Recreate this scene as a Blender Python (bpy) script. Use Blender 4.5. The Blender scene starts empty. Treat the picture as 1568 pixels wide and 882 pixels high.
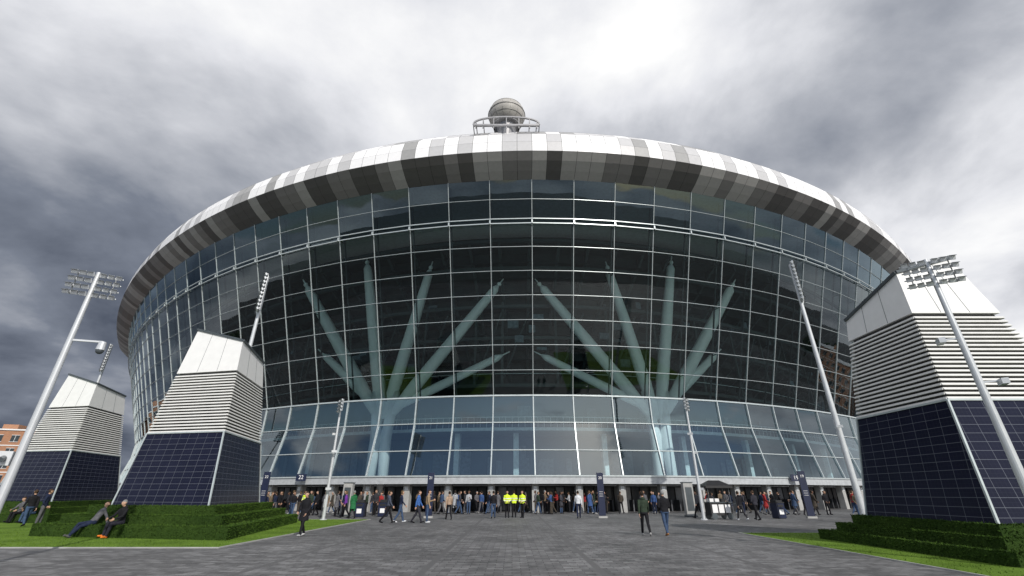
import bpy, math, random, bisect
from mathutils import Vector, Matrix, Quaternion
random.seed(11)
scene = bpy.context.scene
COL = scene.collection
R = math.radians

# ------------------------------------------------------------------ materials
def newmat(name):
    m = bpy.data.materials.new(name); m.use_nodes = True
    nt = m.node_tree
    return m, nt, nt.nodes['Principled BSDF']

def mat(name, col, rough=0.6, metal=0.0, var=0.12, scale=3.0, bump=0.0, bscale=40.0, spec=0.5):
    m, nt, b = newmat(name)
    tc = nt.nodes.new('ShaderNodeTexCoord')
    n = nt.nodes.new('ShaderNodeTexNoise'); n.inputs['Scale'].default_value = scale
    n.inputs['Detail'].default_value = 5
    nt.links.new(tc.outputs['Object'], n.inputs['Vector'])
    r = nt.nodes.new('ShaderNodeValToRGB')
    r.color_ramp.elements[0].position = 0.3; r.color_ramp.elements[1].position = 0.7
    r.color_ramp.elements[0].color = (*[c*(1-var) for c in col], 1)
    r.color_ramp.elements[1].color = (*[min(1, c*(1+var)) for c in col], 1)
    nt.links.new(n.outputs['Fac'], r.inputs['Fac'])
    nt.links.new(r.outputs['Color'], b.inputs['Base Color'])
    b.inputs['Roughness'].default_value = rough
    b.inputs['Metallic'].default_value = metal
    b.inputs['Specular IOR Level'].default_value = spec
    if bump > 0:
        n2 = nt.nodes.new('ShaderNodeTexNoise'); n2.inputs['Scale'].default_value = bscale
        n2.inputs['Detail'].default_value = 4
        nt.links.new(tc.outputs['Object'], n2.inputs['Vector'])
        bp = nt.nodes.new('ShaderNodeBump'); bp.inputs['Strength'].default_value = bump
        bp.inputs['Distance'].default_value = 0.02
        nt.links.new(n2.outputs['Fac'], bp.inputs['Height'])
        nt.links.new(bp.outputs['Normal'], b.inputs['Normal'])
    return m

def glassmat(name, tint, refl_add=0.03, gain=1.0, rough=0.0, gcol=(0.86,0.95,1.0)):
    m = bpy.data.materials.new(name); m.use_nodes = True
    nt = m.node_tree; nt.nodes.clear()
    out = nt.nodes.new('ShaderNodeOutputMaterial')
    mix = nt.nodes.new('ShaderNodeMixShader')
    tr = nt.nodes.new('ShaderNodeBsdfTransparent'); tr.inputs['Color'].default_value = (*tint, 1)
    gl = nt.nodes.new('ShaderNodeBsdfGlossy'); gl.inputs['Roughness'].default_value = rough
    gl.inputs['Color'].default_value = (*gcol, 1)
    fr = nt.nodes.new('ShaderNodeFresnel'); fr.inputs['IOR'].default_value = 1.5
    ma = nt.nodes.new('ShaderNodeMath'); ma.operation = 'MULTIPLY_ADD'; ma.use_clamp = True
    ma.inputs[1].default_value = gain; ma.inputs[2].default_value = refl_add
    tc = nt.nodes.new('ShaderNodeTexCoord')
    n = nt.nodes.new('ShaderNodeTexNoise'); n.inputs['Scale'].default_value = 0.35; n.inputs['Detail'].default_value = 1
    bp = nt.nodes.new('ShaderNodeBump'); bp.inputs['Distance'].default_value = 0.012
    bp.inputs['Strength'].default_value = 0.5
    nt.links.new(tc.outputs['Object'], n.inputs['Vector'])
    nt.links.new(n.outputs['Fac'], bp.inputs['Height'])
    nt.links.new(bp.outputs['Normal'], gl.inputs['Normal'])
    nt.links.new(fr.outputs[0], ma.inputs[0])
    nt.links.new(ma.outputs[0], mix.inputs[0])
    nt.links.new(tr.outputs[0], mix.inputs[1]); nt.links.new(gl.outputs[0], mix.inputs[2])
    nt.links.new(mix.outputs[0], out.inputs['Surface'])
    return m

# ------------------------------------------------------------------ mesh builder
class MB:
    def __init__(s): s.v=[]; s.f=[]; s.m=[]; s.uv=[]
    def poly(s, pts, mi=0, uv=None):
        b=len(s.v); s.v += [tuple(p) for p in pts]; s.f.append(tuple(range(b,b+len(pts)))); s.m.append(mi)
        s.uv.append(uv if uv else [(0,0)]*len(pts))
    def prism(s, p0, p1, A, B, mi=0):
        p0=Vector(p0);p1=Vector(p1);A=Vector(A);B=Vector(B)
        b=len(s.v)
        for p in (p0,p1):
            for q in (p-A-B,p+A-B,p+A+B,p-A+B): s.v.append(tuple(q))
        for f in ((0,3,2,1),(4,5,6,7),(0,1,5,4),(1,2,6,5),(2,3,7,6),(3,0,4,7)):
            s.f.append(tuple(b+i for i in f)); s.m.append(mi); s.uv.append([(0,0)]*4)
    def bar(s,p0,p1,w,mi=0,d=None):
        p0=Vector(p0);p1=Vector(p1);D=(p1-p0).normalized()
        up=Vector((0,0,1)) if abs(D.z)<0.9 else Vector((0,1,0))
        A=D.cross(up).normalized(); B=A.cross(D).normalized()
        s.prism(p0,p1,A*w/2,B*(d or w)/2,mi)
    def box(s,c,size,mi=0,rz=0.0):
        c=Vector(c);ca,sa=math.cos(rz),math.sin(rz)
        A=Vector((ca,sa,0))*size[0]/2;B=Vector((-sa,ca,0))*size[1]/2;Z=Vector((0,0,size[2]/2))
        s.prism(c-Z,c+Z,A,B,mi)
    def tube(s,p0,p1,r0,r1=None,n=12,mi=0,cap=True):
        r1 = r0 if r1 is None else r1
        p0=Vector(p0);p1=Vector(p1);D=(p1-p0).normalized()
        up=Vector((0,0,1)) if abs(D.z)<0.9 else Vector((0,1,0))
        A=D.cross(up).normalized(); B=D.cross(A).normalized()
        b=len(s.v)
        for p,r in ((p0,r0),(p1,r1)):
            for i in range(n):
                t=2*math.pi*i/n; s.v.append(tuple(p+A*math.cos(t)*r+B*math.sin(t)*r))
        for i in range(n):
            j=(i+1)%n; s.f.append((b+i,b+j,b+n+j,b+n+i)); s.m.append(mi); s.uv.append([(0,0)]*4)
        if cap:
            s.f.append(tuple(b+i for i in reversed(range(n)))); s.m.append(mi); s.uv.append([(0,0)]*n)
            s.f.append(tuple(b+n+i for i in range(n))); s.m.append(mi); s.uv.append([(0,0)]*n)
    def ell(s,c,rx,ry,rz,nu=12,nv=8,mi=0,M=None):
        c=Vector(c); b=len(s.v)
        def P(u,w):
            q=Vector((rx*math.sin(w)*math.cos(u),ry*math.sin(w)*math.sin(u),rz*math.cos(w)))
            if M is not None: q=M@q
            return tuple(c+q)
        s.v.append(P(0,0))
        for j in range(1,nv):
            for i in range(nu): s.v.append(P(2*math.pi*i/nu,math.pi*j/nv))
        s.v.append(P(0,math.pi)); last=len(s.v)-1
        def add(f): s.f.append(f); s.m.append(mi); s.uv.append([(0,0)]*len(f))
        for i in range(nu):
            k=(i+1)%nu
            add((b,b+1+i,b+1+k))
            for j in range(nv-2):
                o=b+1+j*nu; add((o+i,o+nu+i,o+nu+k,o+k))
            o=b+1+(nv-2)*nu; add((o+i,last,o+k))
    def loft(s,rings,n=14,mi=0):
        b=len(s.v)
        for c,A,B in rings:
            for i in range(n):
                t=2*math.pi*i/n; s.v.append(tuple(Vector(c)+A*math.cos(t)+B*math.sin(t)))
        k=len(rings)
        def add(f): s.f.append(f); s.m.append(mi); s.uv.append([(0,0)]*len(f))
        for j in range(k-1):
            for i in range(n):
                l=(i+1)%n; add((b+j*n+i,b+j*n+l,b+(j+1)*n+l,b+(j+1)*n+i))
        add(tuple(b+i for i in reversed(range(n)))); add(tuple(b+(k-1)*n+i for i in range(n)))
    def obj(s,name,mats,parent=None,smooth=False,link=True):
        me=bpy.data.meshes.new(name); me.from_pydata(s.v,[],s.f)
        for m in mats: me.materials.append(m)
        me.polygons.foreach_set('material_index',s.m)
        if any(any(u!=(0,0) for u in q) for q in s.uv[:50]):
            uvl=me.uv_layers.new(name='UVMap'); flat=[]
            for q in s.uv:
                for u in q: flat += [u[0],u[1]]
            uvl.data.foreach_set('uv',flat)
        if smooth: me.polygons.foreach_set('use_smooth',[True]*len(me.polygons))
        me.update()
        o=bpy.data.objects.new(name,me)
        if link: COL.objects.link(o)
        if parent: o.parent=parent
        return o

def empty(name, loc=(0,0,0), rz=0):
    e=bpy.data.objects.new(name,None); e.location=loc; e.rotation_euler=(0,0,rz); e.empty_display_size=0.5
    COL.objects.link(e); return e

# ------------------------------------------------------------------ camera
cam=bpy.data.cameras.new('camera'); co=bpy.data.objects.new('camera',cam); COL.objects.link(co)
cam.sensor_width=36; cam.lens=15.6; cam.clip_end=6000; cam.clip_start=0.1
co.location=(0,0,1.6); co.rotation_euler=(R(90+24.8),0,0)
scene.camera=co
scene.view_settings.view_transform='Standard'; scene.view_settings.look='None'; scene.view_settings.exposure=0

# ------------------------------------------------------------------ sun
sd=Vector((0.40,-0.90,0)).normalized(); el=R(34)
sunvec=Vector((sd.x*math.cos(el),sd.y*math.cos(el),math.sin(el)))
sl=bpy.data.lights.new('sun','SUN'); sl.energy=3.4; sl.angle=R(0.6); sl.color=(1,0.955,0.89)
so=bpy.data.objects.new('sun',sl); COL.objects.link(so); so.location=sunvec*200
so.rotation_euler=sunvec.to_track_quat('Z','Y').to_euler()

# ------------------------------------------------------------------ world
w=bpy.data.worlds.new('World'); scene.world=w; w.use_nodes=True
nt=w.node_tree; nt.nodes.clear(); N=nt.nodes.new; L=nt.links.new
out=N('ShaderNodeOutputWorld'); bg=N('ShaderNodeBackground'); bg.inputs['Strength'].default_value=0.1
sky=N('ShaderNodeTexSky'); sky.sky_type='NISHITA'; sky.sun_disc=False
sky.sun_elevation=el; sky.sun_rotation=math.atan2(sd.x,sd.y)
tc=N('ShaderNodeTexCoord'); nrm=N('ShaderNodeVectorMath'); nrm.operation='NORMALIZE'
L(tc.outputs['Generated'],nrm.inputs[0])
sep=N('ShaderNodeSeparateXYZ'); L(nrm.outputs[0],sep.inputs[0])
def mth(op,a,b=None,c=None,clamp=False):
    n=N('ShaderNodeMath'); n.operation=op; n.use_clamp=clamp
    for i,x in enumerate((a,b,c)):
        if x is None: continue
        if isinstance(x,(int,float)): n.inputs[i].default_value=x
        else: L(x,n.inputs[i])
    return n.outputs[0]
def dotd(v):
    n=N('ShaderNodeVectorMath'); n.operation='DOT_PRODUCT'; L(nrm.outputs[0],n.inputs[0])
    n.inputs[1].default_value=Vector(v).normalized(); return n.outputs['Value']
def mrange(x,a,b,c,d,smooth=True):
    n=N('ShaderNodeMapRange'); n.interpolation_type='SMOOTHSTEP' if smooth else 'LINEAR'
    L(x,n.inputs['Value'])
    for k,v in zip(('From Min','From Max','To Min','To Max'),(a,b,c,d)): n.inputs[k].default_value=v
    return n.outputs['Result']
zc=mth('ADD',mth('MAXIMUM',sep.outputs['Z'],0.0),0.30)
cx=mth('DIVIDE',sep.outputs['X'],zc); cy=mth('DIVIDE',sep.outputs['Y'],zc)
cmb=N('ShaderNodeCombineXYZ'); L(cx,cmb.inputs[0]); L(cy,cmb.inputs[1])
def nz(scale,detail,rough,dist,w4):
    n=N('ShaderNodeTexNoise'); n.noise_dimensions='4D'; n.inputs['Scale'].default_value=scale; n.inputs['Detail'].default_value=detail
    n.inputs['Roughness'].default_value=rough; n.inputs['Distortion'].default_value=dist; n.inputs['W'].default_value=w4
    L(cmb.outputs[0],n.inputs['Vector']); return n.outputs['Fac']
n1=nz(2.3,9,0.54,0.25,3.1); n2=nz(0.9,4,0.45,0.2,9.4); n3=nz(2.4,8,0.52,0.1,5.5)
v=mth('ADD',mth('MULTIPLY',mth('SUBTRACT',n1,0.5),1.45),mth('MULTIPLY',mth('SUBTRACT',n2,0.5),1.3))
v=mth('ADD',v,0.69)
v=mth('ADD',v,mrange(dotd((-.84,.52,.17)),0.78,0.99,0,-0.50))
v=mth('ADD',v,mrange(dotd((-.05,.6,.80)),0.80,1.0,0,0.14))
v=mth('ADD',v,mrange(dotd((.78,.55,.33)),0.8,1.0,0,0.06),clamp=True)
rp=N('ShaderNodeValToRGB'); L(v,rp.inputs[0]); e=rp.color_ramp.elements
e[0].position=0.0; e[0].color=(.065,.08,.115,1); e[1].position=1.0; e[1].color=(1.02,1.02,1.02,1)
for p,c in ((.3,(.20,.225,.28)),(.55,(.45,.47,.52)),(.8,(.80,.81,.85))):
    x=e.new(p); x.color=(*c,1)
sc=N('ShaderNodeVectorMath'); sc.operation='SCALE'; L(rp.outputs[0],sc.inputs[0]); sc.inputs['Scale'].default_value=10.0
cov=mth('ADD',n3,mrange(sep.outputs['Y'],-0.6,0.35,-0.07,0.30))
cov=mth('ADD',cov,mrange(sep.outputs['Z'],-0.01,0.07,0.30,0.0))
cov=mrange(cov,0.45,0.55,0,1)
mx=N('ShaderNodeMix'); mx.data_type='RGBA'; L(cov,mx.inputs[0]); L(sky.outputs[0],mx.inputs[6]); L(sc.outputs[0],mx.inputs[7])
L(mx.outputs[2],bg.inputs['Color']); L(bg.outputs[0],out.inputs['Surface'])

# ------------------------------------------------------------------ common materials
M_white=mat('white_paint',(.78,.79,.79),.4,var=.04,scale=.6)
M_alu=mat('aluminium_mullion',(.52,.57,.58),.35,metal=.3,var=.08)
M_alud=mat('dark_aluminium',(.085,.10,.11),.4,metal=.3)
M_pole=mat('galvanised_steel',(.58,.60,.62),.4,metal=.35,var=.08,scale=2)
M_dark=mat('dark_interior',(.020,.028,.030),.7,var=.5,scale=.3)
M_conc=mat('concrete',(.36,.36,.35),.8,var=.15,scale=1.5,bump=.2)
M_navy=mat('navy_panel',(.012,.018,.05),.35)
M_black=mat('black_plastic',(.02,.02,.022),.45)
M_lens=mat('lamp_lens',(.75,.78,.8),.15,var=.03)

# ------------------------------------------------------------------ ground
def sheet(name,x0,x1,y0,y1,z,m):
    b=MB(); b.poly([(x0,y0,z),(x1,y0,z),(x1,y1,z),(x0,y1,z)]); return b.obj(name,[m])
M_ground=mat('asphalt_ground',(.06,.06,.062),.9,var=.25,scale=.3)
sheet('ground',-3000,3000,-3000,3000,0,M_ground)
def paving():
    m,nt,b=newmat('plaza_paving'); N=nt.nodes.new; L=nt.links.new
    tc=N('ShaderNodeTexCoord')
    br=N('ShaderNodeTexBrick'); br.inputs['Scale'].default_value=1.0
    br.inputs['Brick Width'].default_value=.40; br.inputs['Row Height'].default_value=.20
    br.inputs['Mortar Size'].default_value=.009; br.inputs['Mortar Smooth'].default_value=.2
    br.inputs['Color1'].default_value=(.115,.115,.118,1); br.inputs['Color2'].default_value=(.225,.226,.23,1)
    br.inputs['Mortar'].default_value=(.045,.045,.045,1); br.inputs['Bias'].default_value=-.1
    L(tc.outputs['Object'],br.inputs['Vector'])
    n=N('ShaderNodeTexNoise'); n.inputs['Scale'].default_value=.22; n.inputs['Detail'].default_value=9; n.inputs['Roughness'].default_value=.68
    L(tc.outputs['Object'],n.inputs['Vector'])
    r=N('ShaderNodeValToRGB'); r.color_ramp.elements[0].position=.3; r.color_ramp.elements[1].position=.72
    r.color_ramp.elements[0].color=(.52,.52,.52,1); r.color_ramp.elements[1].color=(1.38,1.38,1.38,1)
    L(n.outputs['Fac'],r.inputs[0])
    n2=N('ShaderNodeTexNoise'); n2.inputs['Scale'].default_value=3.5; n2.inputs['Detail'].default_value=8; n2.inputs['Roughness'].default_value=.65; L(tc.outputs['Object'],n2.inputs['Vector'])
    r2=N('ShaderNodeValToRGB'); r2.color_ramp.elements[0].position=.32; r2.color_ramp.elements[1].position=.62
    r2.color_ramp.elements[0].color=(.62,.62,.62,1); r2.color_ramp.elements[1].color=(1.08,1.08,1.08,1); L(n2.outputs['Fac'],r2.inputs[0])
    sp=N('ShaderNodeSeparateXYZ'); L(tc.outputs['Object'],sp.inputs[0])
    def strip(o,per,wd):
        a=N('ShaderNodeMath');a.operation='PINGPONG';a.inputs[1].default_value=per/2;L(o,a.inputs[0])
        c=N('ShaderNodeMath');c.operation='GREATER_THAN';c.inputs[1].default_value=per/2-wd;L(a.outputs[0],c.inputs[0]);return c.outputs[0]
    s1=strip(sp.outputs[0],4.0,.09); s2=strip(sp.outputs[1],4.0,.09)
    mxs=N('ShaderNodeMath');mxs.operation='MAXIMUM';L(s1,mxs.inputs[0]);L(s2,mxs.inputs[1])
    m1=N('ShaderNodeMix');m1.data_type='RGBA';m1.blend_type='MULTIPLY';m1.inputs[0].default_value=1;L(br.outputs[0],m1.inputs[6]);L(r.outputs[0],m1.inputs[7])
    m2=N('ShaderNodeMix');m2.data_type='RGBA';m2.blend_type='MULTIPLY';m2.inputs[0].default_value=1;L(m1.outputs[2],m2.inputs[6]);L(r2.outputs[0],m2.inputs[7])
    m3=N('ShaderNodeMix');m3.data_type='RGBA';L(mxs.outputs[0],m3.inputs[0]);L(m2.outputs[2],m3.inputs[6]);m3.inputs[7].default_value=(.10,.10,.102,1)
    L(m3.outputs[2],b.inputs['Base Color']); b.inputs['Roughness'].default_value=.62
    bp=N('ShaderNodeBump');bp.inputs['Strength'].default_value=.5;bp.inputs['Distance'].default_value=.01
    L(br.outputs['Fac'],bp.inputs['Height']); bp.invert=True; L(bp.outputs[0],b.inputs['Normal'])
    return m
sheet('plaza_paving',-130,130,-60,75,.004,paving())

def turf(name,c0,c1):
    m,nt,b=newmat(name);N=nt.nodes.new;L=nt.links.new
    tc=N('ShaderNodeTexCoord');n=N('ShaderNodeTexNoise');n.inputs['Scale'].default_value=26;n.inputs['Detail'].default_value=6;n.inputs['Roughness'].default_value=.7
    L(tc.outputs['Object'],n.inputs['Vector'])
    n0=N('ShaderNodeTexNoise');n0.inputs['Scale'].default_value=.7;n0.inputs['Detail'].default_value=5;L(tc.outputs['Object'],n0.inputs['Vector'])
    ad=N('ShaderNodeMath');ad.operation='ADD';L(n.outputs['Fac'],ad.inputs[0]);L(n0.outputs['Fac'],ad.inputs[1])
    r=N('ShaderNodeValToRGB');r.color_ramp.elements[0].position=.38;r.color_ramp.elements[1].position=.62
    hf=N('ShaderNodeMath');hf.operation='MULTIPLY';hf.inputs[1].default_value=.5;L(ad.outputs[0],hf.inputs[0]);L(hf.outputs[0],r.inputs[0])
    r.color_ramp.elements[0].color=(*c0,1);r.color_ramp.elements[1].color=(*c1,1)
    L(r.outputs[0],b.inputs['Base Color']);b.inputs['Roughness'].default_value=.9;b.inputs['Specular IOR Level'].default_value=.15
    bp=N('ShaderNodeBump');bp.inputs['Strength'].default_value=.9;bp.inputs['Distance'].default_value=.05;L(n.outputs['Fac'],bp.inputs['Height']);L(bp.outputs[0],b.inputs['Normal'])
    return m
M_turf=turf('lawn_turf',(.075,.14,.014),(.15,.25,.034))
M_hedge=turf('hedge_green',(.020,.045,.008),(.045,.085,.015))
M_blade=turf('hedge_leaf',(.035,.08,.010),(.085,.15,.025))

def lawn(name,x0,x1,y0,y1):
    root=empty(name)
    b=MB(); b.box(((x0+x1)/2,(y0+y1)/2,.018),(x1-x0,y1-y0,.02),0)
    b.obj('turf',[M_turf],root)
    k=MB()
    for a,c in (((x0,y0),(x1,y0)),((x1,y0),(x1,y1)),((x1,y1),(x0,y1)),((x0,y1),(x0,y0))):
        k.bar((a[0],a[1],.02),(c[0],c[1],.02),.05,0,d=.035)
    k.obj('edging',[M_conc],root)
    g=MB(); rnd=random.Random(5)
    for i in range(12000):
        x=rnd.uniform(max(x0,-24),min(x1,24));y=y0+(y1-y0)*rnd.random()**1.6
        a=rnd.random()*6.28;h=rnd.uniform(.02,.05)
        g.poly([(x-.012*math.cos(a),y-.012*math.sin(a),.027),(x+.012*math.cos(a),y+.012*math.sin(a),.027),(x+rnd.uniform(-.02,.02),y+rnd.uniform(-.02,.02),.027+h)])
    g.obj('blades',[M_turf],root)
lawn('lawn',-46,-9.35,16.3,33.0)
lawn('lawn',9.9,46,6.0,22.1)

# ------------------------------------------------------------------ stadium plan
half=[]
x=0.0
while x<=98: half.append(Vector((x,35.3+.0072*x*x))); x+=2.0
ctrl=[(98,104.4),(104,116),(109,132),(112,152),(113,175),(112,200),(107,224),(97,244),(80,260),(55,270),(28,275),(0,276)]
pts=[Vector(c) for c in ctrl]
for _ in range(4):
    q=[pts[0]]
    for a,b in zip(pts[:-1],pts[1:]): q += [a*.75+b*.25,a*.25+b*.75]
    q.append(pts[-1]); pts=q
half += pts[1:]
X0=2.5
ring=[Vector((p.x,p.y)) for p in half]+[Vector((-p.x,p.y)) for p in reversed(half[1:-1])]
ring=[Vector((p.x+X0,p.y)) for p in ring]
n=len(ring); nor=[]
for i in range(n):
    t=(ring[(i+1)%n]-ring[i-1]).normalized(); nor.append(Vector((t.y,-t.x)))
for _ in range(3):
    nor=[(nor[i-1]+nor[i]*2+nor[(i+1)%n]).normalized() for i in range(n)]
wall=[ring[i]-nor[i]*9.7 for i in range(n)]
cum=[0.0]
for i in range(n): cum.append(cum[-1]+(wall[(i+1)%n]-wall[i]).length)
TOT=cum[-1]
def st(s):
    s%=TOT; i=min(bisect.bisect_right(cum,s)-1,n-1); f=(s-cum[i])/(cum[i+1]-cum[i]); j=(i+1)%n
    return ring[i].lerp(ring[j],f),nor[i].lerp(nor[j],f).normalized()
def pt(s,o,z):
    p,q=st(s); return Vector((p.x-q.x*o,p.y-q.y*o,z))
NB=round(TOT/4.0); BW=TOT/NB
S0=-(X0+1.87)
stadium=empty('stadium')
def oz(z):
    if z>=10.5: return 9.7-.34*(z-10.5)
    if z>=7.9: return 9.7
    return 9.7-(7.9-z)*.22
rows=[10.5,12.9,15.3,17.7,20.1,22.5,24.9,27.3,29.7,31.7]
lrows=[3.1,5.3,7.9,10.5]
M_gu=glassmat('upper_glass',(.78,.93,.93),.02,1.0)
M_gl=glassmat('lower_glass',(.80,.93,.96),.13,1.0,gcol=(.82,.94,1.0))
M_gt=glassmat('top_band_glass',(.26,.35,.39),.04,1.0,gcol=(.7,.88,1.0))
g=MB()
for i in range(NB):
    a=S0+i*BW; b_=a+BW
    for r,(z0,z1) in enumerate(zip(rows[:-1],rows[1:])):
        g.poly([pt(a,oz(z0),z0),pt(b_,oz(z0),z0),pt(b_,oz(z1),z1),pt(a,oz(z1),z1)],2 if r>=7 else 0)
    for z0,z1 in zip(lrows[:-1],lrows[1:]):
        g.poly([pt(a,oz(z0),z0),pt(b_,oz(z0),z0),pt(b_,oz(z1),z1),pt(a,oz(z1),z1)],1)
g.obj('curtain_wall_glass',[M_gu,M_gl,M_gt],stadium)
fr=MB()
def tang(s):
    _,q=st(s); return Vector((-q.y,q.x,0)),Vector((q.x,q.y,0))
for i in range(NB):
    a=S0+i*BW; T,Q=tang(a)
    p0=pt(a,oz(10.5),10.5);p1=pt(a,oz(31.7),31.7)
    fr.prism(p0,p1,T*.026,Q*.09,0)
    for z0,z1 in ((3.1,7.9),(7.9,10.5)):
        fr.prism(pt(a,oz(z0)-.02,z0),pt(a,oz(z1)-.02,z1),T*.05,Q*.13,0)
    fr.prism(pt(a,oz(10.5)+.9,10.5),pt(a,oz(31.7)+.9,31.7),T*.045,Q*.09,1)
    for z in rows[:-1]:
        fr.prism(pt(a,oz(z),z),pt(a,oz(z)+.9,z),T*.03,Vector((0,0,.03)),1)
    b_=a+BW
    for z in rows[1:-1]:
        fr.prism(pt(a,oz(z)-.01,z),pt(b_,oz(z)-.01,z),Q*.06,Vector((0,0,.017)),0)
    for z in lrows[1:-1]:
        fr.prism(pt(a,oz(z)-.01,z),pt(b_,oz(z)-.01,z),Q*.09,Vector((0,0,.04)),0)
    fr.prism(pt(a,oz(10.5)-.03,10.5),pt(b_,oz(10.5)-.03,10.5),Q*.14,Vector((0,0,.07)),0)
    for dz in (-.18,.28):
        z=27.3+dz
        fr.prism(pt(a,oz(z)-.28,z),pt(b_,oz(z)-.28,z),Q*.045,Vector((0,0,.045)),0)
    fr.prism(pt(a,oz(27.3)-.28,27.08),pt(a,oz(27.3)-.28,27.62),T*.07,Q*.07,0)
    fr.prism(pt(a,8.55,2.72),pt(b_,8.55,2.72),Q*.16,Vector((0,0,.36)),2)
    fr.prism(pt(a,8.36,3.02),pt(b_,8.36,3.02),Q*.06,Vector((0,0,.06)),0)
fr.obj('curtain_wall_frame',[M_alu,M_alud,mat('fascia_metal',(.42,.44,.46),.5)],stadium)

# entrances
en=MB()
for i in range(NB):
    a=S0+i*BW;b_=a+BW
    p,q=st(a)
    c=pt(a,9.4,1.2); ang=math.atan2(q.x,-q.y)
    en.box((c.x,c.y,1.18),(.62,.62,2.36),0,ang)
    c2=pt(a,9.07,1.95); en.box((c2.x,c2.y,2.0),(.34,.03,.34),4,ang)
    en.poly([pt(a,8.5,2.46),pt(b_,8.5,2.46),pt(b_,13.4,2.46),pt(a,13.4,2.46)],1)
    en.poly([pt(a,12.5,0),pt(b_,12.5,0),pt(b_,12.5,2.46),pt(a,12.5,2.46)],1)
    for k in range(4):
        s0=a+.35+k*.95
        T,Q=tang(s0+.4)
        en.prism(pt(s0+.4,12.42,.06),pt(s0+.4,12.42,2.12),T*.38,Q*.03,2 if (i*3+k)%5 else 3)
        en.prism(pt(s0+.4,11.4,.0),pt(s0+.4,11.4,1.0),T*.06,Q*.45,3)
    en.prism(pt(a,12.40,2.28),pt(b_,12.40,2.28),Vector((0,0,.06)),tang(a)[1]*.04,4)
M_num=mat('number_plate',(.62,.64,.66),.5)
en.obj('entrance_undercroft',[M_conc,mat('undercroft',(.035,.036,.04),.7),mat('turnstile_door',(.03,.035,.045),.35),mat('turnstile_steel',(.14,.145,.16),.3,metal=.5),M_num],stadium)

# interior
it=MB()
dZ=Vector((0,0,1))
for i in range(NB):
    a=S0+i*BW;b_=a+BW;T,Q=tang(a)
    if pt(a,9.7,0).y>100: continue
    def strip(o0,z0,o1,z1,mi): it.poly([pt(a,o0,z0),pt(b_,o0,z0),pt(b_,o1,z1),pt(a,o1,z1)],mi)
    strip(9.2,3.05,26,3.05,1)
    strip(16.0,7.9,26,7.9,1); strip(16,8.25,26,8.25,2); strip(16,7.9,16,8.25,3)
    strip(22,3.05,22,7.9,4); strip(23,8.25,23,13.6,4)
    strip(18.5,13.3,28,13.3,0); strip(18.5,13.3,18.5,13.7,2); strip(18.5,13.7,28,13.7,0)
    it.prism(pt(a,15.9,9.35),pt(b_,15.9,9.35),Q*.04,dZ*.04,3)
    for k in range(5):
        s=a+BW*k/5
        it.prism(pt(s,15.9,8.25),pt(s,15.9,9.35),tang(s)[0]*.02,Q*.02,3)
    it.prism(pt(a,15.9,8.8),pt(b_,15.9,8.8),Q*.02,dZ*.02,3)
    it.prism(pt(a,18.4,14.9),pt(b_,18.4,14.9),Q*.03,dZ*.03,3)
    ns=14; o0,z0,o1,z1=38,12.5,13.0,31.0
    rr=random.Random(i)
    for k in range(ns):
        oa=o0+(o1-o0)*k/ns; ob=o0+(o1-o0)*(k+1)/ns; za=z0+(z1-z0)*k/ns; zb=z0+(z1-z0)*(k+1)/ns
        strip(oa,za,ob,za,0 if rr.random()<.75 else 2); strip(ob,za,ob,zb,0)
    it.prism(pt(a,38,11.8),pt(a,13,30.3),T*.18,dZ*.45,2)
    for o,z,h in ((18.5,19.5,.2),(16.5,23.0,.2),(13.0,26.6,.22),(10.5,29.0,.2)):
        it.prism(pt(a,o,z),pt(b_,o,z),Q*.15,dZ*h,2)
    if i%2==0:
        it.prism(pt(a,18.6,13.7),pt(a,18.6,24.5),T*.15,Q*.15,2)
        it.tube(pt(a,19,14),pt(a+BW,17.2,22.5),.11,.11,8,2,cap=False)
    for k in range(3):
        if rr.random()<.6:
            s=a+rr.uniform(.3,3.4)
            it.prism(pt(s,21.9,3.05),pt(s,21.9,3.05+rr.uniform(1.8,4)),tang(s)[0]*rr.uniform(.2,.8),Q*.03,5)
        if rr.random()<.45:
            s=a+rr.uniform(.3,3.4)
            it.prism(pt(s,22.8,8.3),pt(s,22.8,8.3+rr.uniform(1.5,3.5)),tang(s)[0]*rr.uniform(.2,1.0),Q*.03,5)
        if rr.random()<.25:
            s=a+rr.uniform(.3,3.4);zz=rr.uniform(15,24)
            it.prism(pt(s,17.6,zz),pt(s,17.6,zz+rr.uniform(.3,1.0)),tang(s)[0]*rr.uniform(.2,.7),Q*.2,5)
    if i%3==0:
        it.prism(pt(a+2,18.5,3.1),pt(a+2,18.5,7.9),T*.3,Q*.3,3)
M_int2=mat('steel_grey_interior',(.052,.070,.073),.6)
it.obj('stand_structure',[M_dark,mat('soffit_interior',(.16,.20,.22),.7),M_int2,mat('balustrade_white',(.6,.68,.70),.4),mat('interior_wall',(.045,.085,.115),.6,var=.4,scale=.25),mat('interior_fitout',(.12,.16,.19),.6,var=.3)],stadium)

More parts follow.
